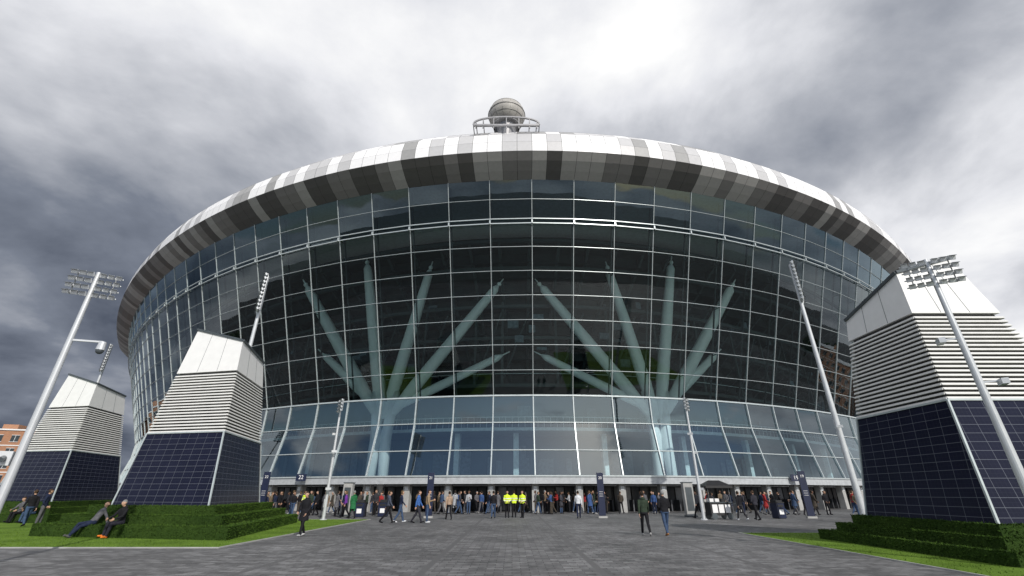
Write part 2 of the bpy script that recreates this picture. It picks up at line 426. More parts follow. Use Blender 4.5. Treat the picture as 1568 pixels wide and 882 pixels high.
# roof rim panels
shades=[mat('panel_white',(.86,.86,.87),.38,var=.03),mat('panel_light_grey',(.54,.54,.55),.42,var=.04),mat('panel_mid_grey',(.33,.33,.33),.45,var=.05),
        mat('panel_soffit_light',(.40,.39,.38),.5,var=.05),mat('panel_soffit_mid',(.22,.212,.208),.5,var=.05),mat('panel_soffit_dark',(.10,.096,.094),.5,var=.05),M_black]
rim=MB(); rnd=random.Random(3)
SUB=3; nseg=NB*SUB; sw=TOT/nseg
def run_colors(choices,weights,lens,k):
    out=[];cur=None
    while len(out)<k:
        c=rnd.choices(choices,weights)[0]
        if c==cur: continue
        out += [c]*rnd.choices(lens[0],lens[1])[0]; cur=c
    return out[:k]
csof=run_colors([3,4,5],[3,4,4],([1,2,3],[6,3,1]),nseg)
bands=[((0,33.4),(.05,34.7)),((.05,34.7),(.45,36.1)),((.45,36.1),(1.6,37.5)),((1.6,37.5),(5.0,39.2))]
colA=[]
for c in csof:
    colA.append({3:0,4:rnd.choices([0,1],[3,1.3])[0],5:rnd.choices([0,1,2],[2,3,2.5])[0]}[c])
colB=run_colors([0,1,0,2],[6,3,3,2],([1,2,3,4],[3,4,2,1]),nseg)
for i in range(nseg):
    a=S0+i*sw;b_=a+sw;e_=.014
    def pan(o0,z0,o1,z1,mi):
        rim.poly([pt(a+e_,o0,z0),pt(b_-e_,o0,z0),pt(b_-e_,o1,z1),pt(a+e_,o1,z1)],mi)
    def back(o0,z0,o1,z1):
        rim.poly([pt(a,o0,z0),pt(b_,o0,z0),pt(b_,o1,z1),pt(a,o1,z1)],6)
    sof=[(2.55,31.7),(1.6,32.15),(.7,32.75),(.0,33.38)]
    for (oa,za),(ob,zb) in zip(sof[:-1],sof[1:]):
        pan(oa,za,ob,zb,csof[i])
    back(2.6,31.76,.06,33.44)
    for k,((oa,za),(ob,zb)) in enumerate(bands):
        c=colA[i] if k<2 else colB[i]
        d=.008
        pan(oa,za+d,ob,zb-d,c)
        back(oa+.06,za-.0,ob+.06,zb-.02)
rim.obj('roof_rim_panels',shades,stadium)
rf=MB()
for i in range(NB):
    a=S0+i*BW;b_=a+BW
    for (oa,za),(ob,zb) in (((5.0,39.2),(20,40.5)),((20,40.5),(42,41)),((42,41),(42,36)),((42,36),(11,31.4)),((11,31.4),(2.6,31.74))):
        rf.poly([pt(a,oa,za),pt(b_,oa,za),pt(b_,ob,zb),pt(a,ob,zb)],0)
rf.obj('roof_deck',[mat('roof_deck_white',(.6,.6,.6),.5)],stadium)

# tree columns inside
M_tree=mat('tree_column_paint',(.90,.92,.92),.35,var=.03)
K=1.075
TY=50.4
for cxx in (-14.2,16.1):
    b=MB(); mid=.91
    sgn=-1 if cxx<0 else 1
    for dx in (-.6,.6):
        b.loft([((cxx+dx*1.3,TY,0),Vector((.5,0,0)),Vector((0,.6,0))),((cxx+dx*.9,TY,7),Vector((.62,0,0)),Vector((0,.65,0))),((cxx+dx*1.7,TY,12),Vector((.56,0,0)),Vector((0,.5,0)))],10)
    tips=[(2.5,21.8),(10.5,23.9),(18.0,24.6),(24.6,21.7)]
    for xx,zz in tips:
        tip=Vector((mid+sgn*xx*K,46.6*K,zz*K+1.6)); st_=Vector((cxx+(tip.x-cxx)*.04,TY,9.0))
        D=(tip-st_).normalized(); A=D.cross(Vector((0,1,0))).normalized(); B=A.cross(D)
        b.loft([(st_,A*.45,B*.5),(st_.lerp(tip,.22),A*.74,B*.55),(st_.lerp(tip,.6),A*.68,B*.5),(st_.lerp(tip,.97),A*.52,B*.4),(tip,A*.2,B*.2)],10)
        b.tube(tip-D*.1,tip+D*1.2,.10,.08,8)
        b.ell(tip+D*.3,.28,.28,.28,10,6)
    for xx,zz in ((1.9 if sgn<0 else 2.4,13.7),(21.5,13.8)):
        tip=Vector((mid+sgn*xx*K,47.2*K,zz*K+1.6)); st_=Vector((cxx+(tip.x-cxx)*.06,TY,10.0))
        D=(tip-st_).normalized(); A=D.cross(Vector((0,1,0))).normalized(); B=A.cross(D)
        b.loft([(st_,A*.4,B*.4),(st_.lerp(tip,.4),A*.54,B*.42),(st_.lerp(tip,.95),A*.42,B*.32),(tip,A*.15,B*.18)],10)
        b.tube(tip-D*.1,tip+D*1.0,.09,.07,8)
    b.obj('tree_column',[M_tree],stadium,smooth=True)

# rooftop ball & frame
M_ball=mat('ball_cladding',(.40,.385,.36),.55,metal=.0,var=.12,scale=1.5)
ball=empty('rooftop_sphere',(-.6,37.2,37.3)); ball.parent=stadium
b=MB(); b.ell((0,0,2.75),2.05,2.05,1.70,32,18,0)
b.obj('ball_shell',[M_ball],ball,smooth=True)
b=MB()
for zz in (2.0,2.75,3.6,4.1):
    rr=2.05*math.sqrt(max(0,1-((zz-2.75)/1.70)**2))+.012
    for k in range(40):
        t0=2*math.pi*k/40;t1=2*math.pi*(k+1)/40
        b.bar((rr*math.cos(t0),rr*math.sin(t0),zz),(rr*math.cos(t1),rr*math.sin(t1),zz),.035 if zz!=2.75 else .08,0)
for k in range(14):
    t=2*math.pi*k/14
    for j in range(10):
        w0=math.pi*(j+.2)/10.4;w1=math.pi*(j+1.2)/10.4
        f=lambda w_:(2.055*math.sin(w_)*math.cos(t),2.055*math.sin(w_)*math.sin(t),2.75+1.705*math.cos(w_))
        b.bar(f(w0),f(w1),.022,0)
b.obj('ball_ribs',[mat('rib_steel',(.22,.215,.21),.45,metal=.2)],ball)
b=MB(); b.tube((0,0,-.6),(0,0,1.4),.75,1.2,20,0)
b.tube((0,0,1.1),(0,0,1.22),1.5,1.5,24,0)
for sy in (-1.7,1.7):
    prev=None
    for k in range(17):
        t=math.pi*k/16; x=-3.5*math.cos(t); z=-.2+1.1*math.sin(t)**.8
        p=Vector((x,sy,z))
        if prev is not None: b.bar(prev,p,.16,0)
        if 0<k<16 and k%2==0: b.bar((x,sy,-.7),p,.10,0)
        if k%2==0: b.bar((x,-1.7,z),(x,1.7,z),.08,0)
        prev=p
    b.bar((-3.5,sy,-.3),(3.5,sy,-.3),.22,0)
b.obj('support_frame',[mat('frame_grey',(.30,.30,.31),.4,metal=.4)],ball)

# ------------------------------------------------------------------ vent towers
def pvmat():
    m,nt,b=newmat('photovoltaic_panel');N=nt.nodes.new;L=nt.links.new
    tc=N('ShaderNodeTexCoord');sp=N('ShaderNodeSeparateXYZ');L(tc.outputs['UV'],sp.inputs[0])
    def ln(o,per,wd):
        a=N('ShaderNodeMath');a.operation='PINGPONG';a.inputs[1].default_value=per/2;L(o,a.inputs[0])
        c=N('ShaderNodeMath');c.operation='LESS_THAN';c.inputs[1].default_value=wd;L(a.outputs[0],c.inputs[0]);return c.outputs[0]
    def mx_(a,b2):
        q=N('ShaderNodeMath');q.operation='MAXIMUM';L(a,q.inputs[0]);L(b2,q.inputs[1]);return q.outputs[0]
    big=mx_(ln(sp.outputs[0],.50,.006),ln(sp.outputs[1],.25,.006))
    sm=mx_(ln(sp.outputs[0],.125,.003),ln(sp.outputs[1],.125,.003))
    n=N('ShaderNodeTexNoise');n.inputs['Scale'].default_value=1.2;L(tc.outputs['Object'],n.inputs['Vector'])
    r=N('ShaderNodeValToRGB');r.color_ramp.elements[0].color=(.005,.006,.018,1);r.color_ramp.elements[1].color=(.014,.015,.036,1);L(n.outputs['Fac'],r.inputs[0])
    a=N('ShaderNodeMix');a.data_type='RGBA';L(sm,a.inputs[0]);L(r.outputs[0],a.inputs[6]);a.inputs[7].default_value=(.022,.025,.042,1)
    c=N('ShaderNodeMix');c.data_type='RGBA';L(big,c.inputs[0]);L(a.outputs[2],c.inputs[6]);c.inputs[7].default_value=(.13,.14,.17,1)
    L(c.outputs[2],b.inputs['Base Color']);b.inputs['Roughness'].default_value=.25;b.inputs['Specular IOR Level'].default_value=.18
    return m
M_pv=pvmat(); M_louv=mat('louvre_white',(.66,.66,.64),.5,var=.05); M_cap=mat('tower_cap_white',(.80,.80,.79),.45,var=.03)
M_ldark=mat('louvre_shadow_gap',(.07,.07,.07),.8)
def vent_tower(C,A,Bd,la,lb,ins,zb,tops,z1=4.2,z2=7.2):
    root=empty('vent_tower')
    A=Vector((*A,0)).normalized();B=Vector((*Bd,0)).normalized();C=Vector((*C,0))
    H=9.0-zb
    def P(i,j,z,off=0):
        f=(z-zb)/H
        a=ins[0]*f-off if i==0 else la-ins[1]*f+off
        b=ins[2]*f-off if j==0 else lb-ins[3]*f+off
        q=C+A*a+B*b; q.z=z; return q
    cor=[(0,0),(1,0),(1,1),(0,1)]
    flip = A.cross(B).z<0
    m=MB()
    def ringf(z0,z1,off0,off1,mi,tp=None):
        for k in range(4):
            i=cor[k];j=cor[(k+1)%4]
            za=z1 if tp is None else tp[k]; zb_=z1 if tp is None else tp[(k+1)%4]
            p=[P(*i,z0,off0),P(*j,z0,off0),P(*j,zb_,off1),P(*i,za,off1)]
            Lh=(p[1]-p[0]).length; hh=(p[3]-p[0]).length; sh=((p[3]-p[0]).dot((p[1]-p[0]).normalized()))
            e2=((p[2]-p[0]).dot((p[1]-p[0]).normalized()))
            m.poly(p,mi,[(0.05,.05),(Lh+.05,.05),(e2+.05,hh+.05),(sh+.05,hh+.05)])
    ringf(zb-.3,z1,0,0,0)
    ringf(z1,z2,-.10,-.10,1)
    ringf(z2,9,0.02,0.02,2,tops)
    m.poly([P(*c,z2,.02) for c in cor],2)
    tp=[P(*cor[k],tops[k],.02) for k in range(4)]
    m.poly(tp,3)
    m.obj('tower_body',[M_pv,M_ldark,M_cap,M_alud],root)
    s=MB()
    zz=z1+.06
    while zz<z2-.05:
        for k in range(4):
            i=cor[k];j=cor[(k+1)%4]
            p0=P(*i,zz,.0);p1=P(*j,zz,.0)
            D=(p1-p0).normalized(); O=Vector((D.y,-D.x,0))*(-1 if flip else 1)
            p0=p0-O*.02; p1=p1-O*.02
            s.prism(p0,p1,O*.045,Vector((0,0,.036))-O*.02,0)
        zz+=.146
    s.obj('louvres',[M_louv],root)
    t=MB()
    for k in range(4):
        t.bar(P(*cor[k],zb,.01),P(*cor[k],z1,.01),.06,0)
        t.bar(P(*cor[k],tops[k],.05),P(*cor[(k+1)%4],tops[(k+1)%4],.05),.10,1)
        t.bar(P(*cor[k],z1,.01),P(*cor[(k+1)%4],z1,.01),.06,0)
        for f in (.33,.66):
            p0=P(*cor[k],z2+.02,.022).lerp(P(*cor[(k+1)%4],z2+.02,.022),f); q0=P(*cor[k],tops[k],.022).lerp(P(*cor[(k+1)%4],tops[(k+1)%4],.022),f)
            t.bar(p0,q0,.012,1)
    t.obj('trims',[M_alu,M_alud],root)
    return root
def hedge(C,A,Bd,la,lb,offs,hs,seed=1,dens=330):
    root=empty('stepped_hedge'); A=Vector((*A,0)).normalized();B=Vector((*Bd,0)).normalized();C=Vector((*C,0))
    m=MB();g=MB();rnd=random.Random(seed)
    def tuft(p,nrm):
        a=Vector((rnd.uniform(-1,1),rnd.uniform(-1,1),rnd.uniform(-1,1)))
        t=a.cross(nrm).normalized()*rnd.uniform(.010,.022); h=nrm*rnd.uniform(.02,.06)+a*.02
        g.poly([p-t,p+t,p+h],rnd.choice((0,0,1)))
    z0=0.02
    for of,h in zip(offs,hs):
        c=C+A*(la/2)+B*(lb/2)
        m.prism(Vector((c.x,c.y,z0)),Vector((c.x,c.y,h)),A*(la/2+of),B*(lb/2+of),0)
        w_,d_=la+2*of,lb+2*of
        for base,dirv,ln,nr in ((C-A*of-B*of,A,w_,-B),(C-A*of-B*of,B,d_,-A),(C+A*(la+of)-B*of,B,d_,A),(C-A*of+B*(lb+of),A,w_,B)):
            for _ in range(int(ln*(h-z0)*dens*1.6)):
                p=base+dirv*rnd.random()*ln; p.z=z0+rnd.random()*(h-z0); tuft(p,nr)
            for _ in range(int(ln*110)):
                p=base+dirv*rnd.random()*ln; p.z=h; tuft(p-nr*rnd.random()*.03,(nr+Vector((0,0,1))).normalized())
        for _ in range(int(w_*d_*dens*.5)):
            a=rnd.random()*w_-of;bb=rnd.random()*d_-of
            if -of+.9<a<la+of-.9 and -of+.9<bb<lb+of-.9: continue
            p=C+A*a+B*bb; p.z=h; tuft(p,Vector((0,0,1)))
        z0=h
    m.obj('hedge_core',[M_hedge],root); g.obj('leaves',[M_blade,M_hedge],root)
CL=(-12.9,21.0);AL=(-.978,.206);BL=(-.2,.98)
vent_tower(CL,AL,BL,5.07,7.0,(1.0,.94,1.05,2.5),1.1,(8.83,9.7,9.6,8.6))
hedge(CL,AL,BL,5.07,7.0,(2.1,1.4,.7),(.45,.78,1.1),1)
C2=(-29,31)
vent_tower(C2,AL,BL,5.07,7.0,(1.0,.94,1.05,2.5),1.1,(8.83,9.7,9.6,8.6))
hedge(C2,AL,BL,5.07,7.0,(2.1,1.4,.7),(.45,.78,1.1),2,160)
CR=(12.94,13.35)
vent_tower(CR,(1,0),(0,1),5.4,4.8,(1.0,2.1,1.05,1.1),.85,(8.85,9.5,8.7,8.07))
hedge(CR,(1,0),(0,1),5.4,4.8,(1.2,.75,.35),(.32,.58,.85),3)

# ------------------------------------------------------------------ lamps
def flood(b,p,dirv,s=1.0):
    D=Vector(dirv).normalized(); p=Vector(p)
    up=Vector((0,0,1)); side=D.cross(up).normalized(); u2=side.cross(D)
    b.prism(p-D*.05*s,p+D*.05*s,side*.105*s,u2*.09*s,0)
    b.prism(p+D*.05*s,p+D*.058*s,side*.09*s,u2*.075*s,1)
    b.tube(p-D*.16*s,p-D*.05*s,.045*s,.08*s,8,2)
    b.prism(p+D*.04*s+u2*.10*s,p+D*.14*s+u2*.10*s,side*.105*s,u2*.006*s,2)
def floodlight(name,loc,H,rz,cols=3,rows_=3,s=1.0,gap=.27,r0=.11,r1=.06,cctv=False,sidecam=False):
    root=empty(name,loc,rz)
    b=MB(); b.tube((0,0,.02),(0,0,H),r0,r1,16,0); b.tube((0,0,0),(0,0,.05),r0*2.2,r0*2.2,16,0)
    for a in range(4):
        t=a*math.pi/2+.78; b.tube((r0*1.7*math.cos(t),r0*1.7*math.sin(t),.05),(r0*1.7*math.cos(t),r0*1.7*math.sin(t),.09),.02,.02,6,0)
    b.box((0,-r0,1.0),(.12,.03,.5),0)
    b.obj('pole',[M_pole],root,smooth=False)
    h=MB()
    for r in range(rows_):
        z=H-.15*s-r*gap*s*1.15
        ww=(cols+.3)*gap*s
        h.bar((-ww,0,z),(ww,0,z),.045*s,0)
        for c in range(cols):
            for sg in (-1,1):
                x=sg*(c+.75)*gap*s
                flood(h,(x,-.12*s,z),(sg*.2,-1,-.6),s)
    for sg in (-1,1):
        x=sg*cols*gap*s*.8
        h.bar((x,0.03,H-.1*s),(x,.03,H-(.2+gap*1.15*(rows_-1))*s),.035*s,0)
    if cctv:
        h.bar((0,0,5.6),(.75,-.1,5.62),.05,0); h.tube((.75,-.1,5.62),(.75,-.1,5.38),.09,.11,12,0); h.ell((.75,-.1,5.36),.10,.10,.10,12,8,2)
        h.box((-.25,0,2.4),(.28,.2,.34),0); h.tube((-.25,-.1,2.4),(-.25,-.28,2.35),.07,.07,10,2)
    if sidecam:
        for z,sg in ((5.4,-1),(4.2,1),(1.9,1)):
            h.bar((0,0,z),(sg*.35,0,z),.04,0); h.box((sg*.42,-.06,z-.04),(.14,.34,.14),0)
    h.obj('lamp_head',[M_pole,M_lens,M_alud],root)
floodlight('floodlight_mast',(-12.7,12.2,0),7.75,R(30),3,4,.70,cctv=True)
floodlight('floodlight_mast',(12.1,11.45,0),7.8,R(-30),3,4,.72,sidecam=True)
floodlight('floodlight_mast',(-12.2,32.3,0),7.7,R(-60),3,4,.75,sidecam=True)
floodlight('floodlight_mast',(12.6,32.8,0),7.9,R(60),3,4,.75,sidecam=True)
floodlight('tall_floodlight_mast',(-19,31,0),16.9,R(-62),3,10,1.0,r0=.19,r1=.10)
floodlight('tall_floodlight_mast',(20.5,29,0),16.9,R(60),3,10,1.0,r0=.19,r1=.10,sidecam=True)
floodlight('tall_floodlight_mast',(-45.6,48.7,0),16.9,R(-50),3,10,1.0,r0=.19,r1=.10)

# ------------------------------------------------------------------ signs and street furniture
M_txt=mat('sign_white',(.8,.8,.8),.5,var=.01)
def text(s,loc,rot,size,parent):
    c=bpy.data.curves.new('lettering','FONT'); c.body=s; c.size=size; c.extrude=.006; c.align_x='CENTER'; c.align_y='CENTER'
    c.materials.append(M_txt); o=bpy.data.objects.new('lettering',c); COL.objects.link(o); o.location=loc; o.rotation_euler=rot; o.parent=parent
def totem(loc,num,H=2.9,rz=0,w_=.46):
    root=empty('wayfinding_totem',loc,rz); b=MB()
    b.box((0,0,.06),(w_+.16,.34,.12),1); b.box((0,0,H/2+.1),(w_,.14,H-.1),0)
    for k in range(3): b.box((0,-.073,H*.58-k*.14),(w_*.6,.006,.02),2)
    b.obj('panel',[M_navy,M_conc,M_txt],root)
    text(num,(0,-.082,H-.3),(R(90),0,0),.26,root)
totem((-5.9,35.2,0),'21'); totem((6.4,35.2,0),'20')
totem((20.9,34.8,0),'19',3.0,R(-10)); totem((-18.4,36.2,0),'22',3.0,R(10)); totem((25.0,33.5,0),'18',3.6,R(-15),.65)
def blade_sign(s,num):
    p=pt(s,7.9,3.0); root=empty('gate_number_sign',(p.x,p.y,0)); b=MB()
    b.box((0,0,3.0),(1.0,.08,.62),0); b.bar((-.3,0,2.9),(-.3,.6,2.9),.05,1); b.bar((.3,0,2.9),(.3,.6,2.9),.05,1)
    b.obj('sign_panel',[M_navy,M_alud],root); text(num,(0,-.05,3.0),(R(90),0,0),.5,root)
blade_sign(-23.2,'22'); blade_sign(26.2,'19')
def bin_(loc,rz=0):
    root=empty('litter_bin',loc,rz);b=MB()
    b.box((0,0,.5),(.62,.62,.92),0); b.box((0,0,1.0),(.68,.68,.07),1); b.box((0,0,1.09),(.5,.5,.12),1)
    b.box((0,-.315,.8),(.42,.012,.15),1); b.box((0,-.318,.42),(.34,.012,.3),2); b.box((0,0,.03),(.56,.56,.06),1)
    b.obj('bin_body',[M_navy,M_black,M_txt],root)
bin_((-11.1,36.2,0),.1); bin_((-9.6,37.0,0),0); bin_((18.5,34.5,0),.2)
def cart(loc,rz):
    root=empty('merchandise_cart',loc,rz);b=MB()
    b.box((0,0,.62),(1.5,.8,.75),0); b.box((0,0,1.03),(1.62,.9,.05),1)
    for x in (-.55,.55):
        for y in (-.42,.42): b.tube((x,y-.03,.2),(x,y+.03,.2),.2,.2,16,1)
    for x in (-.45,0,.45): b.box((x,-.41,.65),(.36,.012,.5),2)
    for x in (-.5,-.1,.35): b.box((x,0,1.16),(.28,.4,.2),2 if x<0 else 0)
    for x in (-.75,.75):
        b.bar((x,.38,1.0),(x,.38,2.05),.04,1); b.bar((x,-.38,1.0),(x,-.38,2.05),.04,1)
    b.bar((.75,-.3,.9),(1.1,-.3,.95),.03,1); b.bar((.75,.3,.9),(1.1,.3,.95),.03,1); b.bar((1.1,-.3,.95),(1.1,.3,.95),.03,1)
    c=[(-.95,-.6,2.05),(.95,-.6,2.05),(.95,.6,2.05),(-.95,.6,2.05)];ap=[(-.4,0,2.4),(.4,0,2.4)]
    b.poly([c[0],c[1],ap[1],ap[0]],0);b.poly([c[2],c[3],ap[0],ap[1]],0);b.poly([c[1],c[2],ap[1]],0);b.poly([c[3],c[0],ap[0]],0)
    for k in range(4):
        p=Vector(c[k]);q=Vector(c[(k+1)%4]); b.prism((p+q)/2-Vector((0,0,.14)),(p+q)/2,(q-p)/2,Vector((.008,.008,0)),0)
    b.obj('cart_body',[M_black,M_alud,M_txt],root)
cart((14.0,33.6,0),.1)
def pillar(loc):
    root=empty('service_pillar',loc);b=MB();b.box((0,0,1.15),(.7,.5,2.3),0);b.box((0,0,2.34),(.78,.58,.06),1);b.box((0,-.255,1.2),(.5,.012,1.6),1);b.box((0,0,.05),(.8,.6,.1),1)
    b.obj('pillar_body',[M_conc,M_alud],root)
pillar((13.3,37.0,0)); pillar((-12.9,38.5,0))

# ------------------------------------------------------------------ surrounding buildings
def brick():
    m,nt,b=newmat('brickwork');N=nt.nodes.new;L=nt.links.new
    tc=N('ShaderNodeTexCoord');br=N('ShaderNodeTexBrick');br.inputs['Scale'].default_value=1.0;br.inputs['Brick Width'].default_value=.45;br.inputs['Row Height'].default_value=.15
    br.inputs['Mortar Size'].default_value=.012;br.inputs['Color1'].default_value=(.42,.19,.09,1);br.inputs['Color2'].default_value=(.33,.15,.08,1);br.inputs['Mortar'].default_value=(.3,.26,.22,1)
    mp=N('ShaderNodeMapping');mp.inputs['Rotation'].default_value=(R(90),0,0);L(tc.outputs['Object'],mp.inputs[0]);L(mp.outputs[0],br.inputs['Vector']);L(br.outputs[0],b.inputs['Base Color']);b.inputs['Roughness'].default_value=.85
    return m
M_brick=brick();M_win=mat('window_glass',(.03,.04,.05),.1)
def block(name,loc,rz,W,D,fl,fh=2.9):
    root=empty(name,loc,rz);H=fl*fh+.6;b=MB();b.box((0,0,H/2),(W,D,H),0);b.box((0,0,H+.15),(W+.5,D+.5,.3),1)
    nb=int(W/3)
    for f in range(fl):
        for sgn in (-1,1):
            for k in range(nb):
                x=-W/2+(k+.5)*W/nb;z=f*fh+1.7
                b.box((x,sgn*(D/2+.02),z),(1.5,.05,1.4),2);b.box((x,sgn*(D/2+.05),z),(.07,.06,1.4),1);b.box((x,sgn*(D/2+.06),z-.75),(1.7,.14,.08),1);b.box((x,sgn*(D/2+.06),z+.75),(1.6,.1,.08),1)
        b.box((0,-(D/2+.05),f*fh+.15),(W,.1,.18),1)
    b.box((W*.2,0,H+1),(3,3,1.6),0);b.tube((-W*.25,0,H),(-W*.25,0,H+1.8),.4,.4,8,0)
    b.obj('walls_and_windows',[M_brick,M_white,M_win],root)
block('brick_apartment_block',(-131,112,0),R(18),40,12,5)
block('brick_apartment_block',(-190,100,0),R(25),40,12,4)
block('brick_apartment_block',(165,70,0),R(-30),50,12,4)
wl=MB(); wl.box((-75,66,1.3),(50,.4,2.6),0,R(-30)); wl.box((-75,66,2.65),(50.2,.5,.1),0,R(-30)); wl.obj('boundary_wall',[M_alud])
tr=MB();rnd=random.Random(9)
for k in range(26):
    a=rnd.uniform(math.pi*.95,math.pi*1.15) if k%2 else rnd.uniform(-.1,.35)
    d=rnd.uniform(200,300);cx_,cy_=d*math.cos(a),abs(d*math.sin(a))+40;hh=rnd.uniform(9,15)
    tr.tube((cx_,cy_,0),(cx_,cy_,hh*.5),.4,.2,6,1)
    for j in range(260):
        u=Vector((rnd.gauss(0,1),rnd.gauss(0,1),rnd.gauss(0,1))).normalized()*rnd.random()**.4
        p=Vector((cx_,cy_,hh*.62))+Vector((u.x*hh*.35,u.y*hh*.35,u.z*hh*.38))
        q=Vector((rnd.uniform(-1,1),rnd.uniform(-1,1),rnd.uniform(-1,1))).normalized();t=q.orthogonal().normalized()*.55;s_=q.cross(t)
        tr.poly([p-t,p+s_,p+t,p-s_],0)
tr.obj('distant_trees',[mat('tree_foliage',(.05,.075,.025),.9,var=.4,scale=.6),mat('tree_bark',(.1,.08,.06),.9)])

# ------------------------------------------------------------------ people
SK,HA,TO,BO,SH,EX=range(6)
def person_mesh(key,hip=(.0,.0),knee=(.05,.05),arm=(.0,.0),elb=(.15,.15),lean=.03,coat=False,hairlong=False,hood=False,inward=(0,0),backpack=False,turn=0.0,look=0.0,bulk=1.0,vest=False):
    b=MB();segs=[]
    Z=.93
    TM=Matrix.Translation((0,0,Z))@Matrix.Rotation(-lean,4,'X')@Matrix.Rotation(turn,4,'Z')@Matrix.Translation((0,0,-Z))
    def T(p): return TM@Vector(p)
    TR=TM.to_3x3()
    def cap_(a,c,ra,rb,lab):
        a=Vector(a);c=Vector(c);D=(c-a).normalized();up=Vector((1,0,0)) if abs(D.x)<.9 else Vector((0,0,1))
        A=D.cross(up).normalized();B=D.cross(A).normalized();rg=[]
        for ph in (-80,-50,-20): rg.append((a+D*ra*math.sin(R(ph)),A*ra*math.cos(R(ph)),B*ra*math.cos(R(ph))))
        for f in (.33,.66): rg.append((a.lerp(c,f),A*(ra+(rb-ra)*f),B*(ra+(rb-ra)*f)))
        for ph in (20,50,80): rg.append((c+D*rb*math.sin(R(ph)),A*rb*math.cos(R(ph)),B*rb*math.cos(R(ph))))
        b.loft(rg,12); segs.append((a,c,ra,rb,lab))
    k_=bulk
    rings=[(.84,.135,.10,0),(.88,.172,.125,0),(.98,.168,.118,0),(1.08,.155,.108,.0),(1.20,.168,.118,.0),(1.31,.185,.120,-.005),(1.385,.182,.105,-.01),(1.43,.14,.085,-.012),(1.465,.085,.065,-.012),(1.49,.062,.056,-.01)]
    b.loft([(T((0,y,z)),TR@Vector((rx*k_,0,0)),TR@Vector((0,ry*k_,0))) for z,rx,ry,y in rings],18)
    segs.append((T((0,0,.98)),T((0,0,1.36)),.15*k_,.16*k_,TO)); segs.append((T((0,0,.80)),T((0,0,.88)),.13,.15,BO))
    segs.append((T((-.09,0,1.36)),T((.09,0,1.36)),.12,.12,TO))
    hipsJ=[Vector((sx*.09,0,.90)) for sx in (-1,1)]
    for i,sx in enumerate((-1,1)):
        h=hipsJ[i];a=hip[i];kk=knee[i]
        kn=h+Vector((sx*.01,math.sin(a),-math.cos(a)))*.42
        an=kn+Vector((0,math.sin(a-kk),-math.cos(a-kk)))*.41
        cap_(h,kn,.092,.066,BO);cap_(kn,an,.066,.052,BO)
        cap_(kn.lerp(an,.2)+Vector((0,-.012,0)),kn.lerp(an,.5)+Vector((0,-.01,0)),.060,.056,BO)
        fa=(a-kk)*.55 if kk<.9 else 0.1
        fd=Vector((sx*.12,math.cos(fa),math.sin(fa))).normalized()
        heel=an+Vector((0,-.03,-.045));toe=heel+fd*.20
        cap_(heel,toe,.045,.036,SH);cap_(an,heel+fd*.02,.045,.045,SH)
    if coat:
        zz=[(1.0,.175,.13),(.85,.19,.145),(.70,.20,.19),(.60,.205,.215)]
        b.loft([(Vector((0,0,z)),Vector((rx*k_,0,0)),Vector((0,ry*k_,0))) for z,rx,ry in zz],18)
        for xx in (-.08,0,.08): segs.append((Vector((xx,0,.62)),Vector((xx,0,.95)),.20,.16,TO))
    hands=[]
    for i,sx in enumerate((-1,1)):
        s=T((sx*.170*k_,-.005,1.372));a=arm[i];e_=elb[i];iw=inward[i]
        el_=s+Vector((sx*.17,math.sin(a),-math.cos(a))).normalized()*.27
        wd=Vector((sx*.05-sx*iw,math.sin(a+e_),-math.cos(a+e_))).normalized()
        wr=el_+wd*.245
        cap_(s,el_,.060*k_,.050*k_,TO);cap_(el_,wr,.050*k_,.038*k_,TO)
        hands.append((wr,wd,sx,iw))
    cap_(T((0,-.01,1.44)),T((0,.005,1.53)),.056,.052,SK)
    hc=T((0,.02,1.635));HM=TR@Matrix.Rotation(look,3,'Z')
    b.ell(hc,.076,.096,.115,14,10,0,HM); b.ell(hc+HM@Vector((0,.028,-.05)),.055,.062,.066,12,8,0,HM)
    b.ell(hc+HM@Vector((0,.098,-.012)),.013,.02,.026,8,6,0,HM)
    for sx in (-1,1): b.ell(hc+HM@Vector((sx*.078,-.005,-.005)),.012,.022,.032,8,6,0,HM)
    b.ell(hc+HM@Vector((0,-.018,.022)),.084,.098,.108,14,10,0,HM)
    if hairlong: b.loft([(hc+HM@Vector((0,-.045,z)),HM@Vector((rx,0,0)),HM@Vector((0,ry,0))) for z,rx,ry in ((.05,.075,.06),(-.05,.085,.06),(-.16,.08,.045),(-.21,.05,.03))],12)
    if hood: b.ell(T((0,-.075,1.465)),.105,.07,.06,12,8,0,TR); segs.append((T((-.05,-.075,1.465)),T((.05,-.075,1.465)),.07,.07,TO))
    if backpack:
        b.loft([(T((0,-.185,z)),TR@Vector((rx,0,0)),TR@Vector((0,ry,0))) for z,rx,ry in ((1.0,.10,.05),(1.04,.135,.075),(1.2,.14,.085),(1.34,.12,.07),(1.39,.07,.04))],12)
    tmp=b.obj('tmp',[],None); rm=tmp.modifiers.new('r','REMESH'); rm.mode='VOXEL'; rm.voxel_size=.016
    smm=tmp.modifiers.new('s','SMOOTH'); smm.factor=.5; smm.iterations=3
    dg=bpy.context.evaluated_depsgraph_get(); me=bpy.data.meshes.new_from_object(tmp.evaluated_get(dg)); bpy.data.objects.remove(tmp)
    HI=HM.inverted();TI=TM.inverted()
    mi=[]
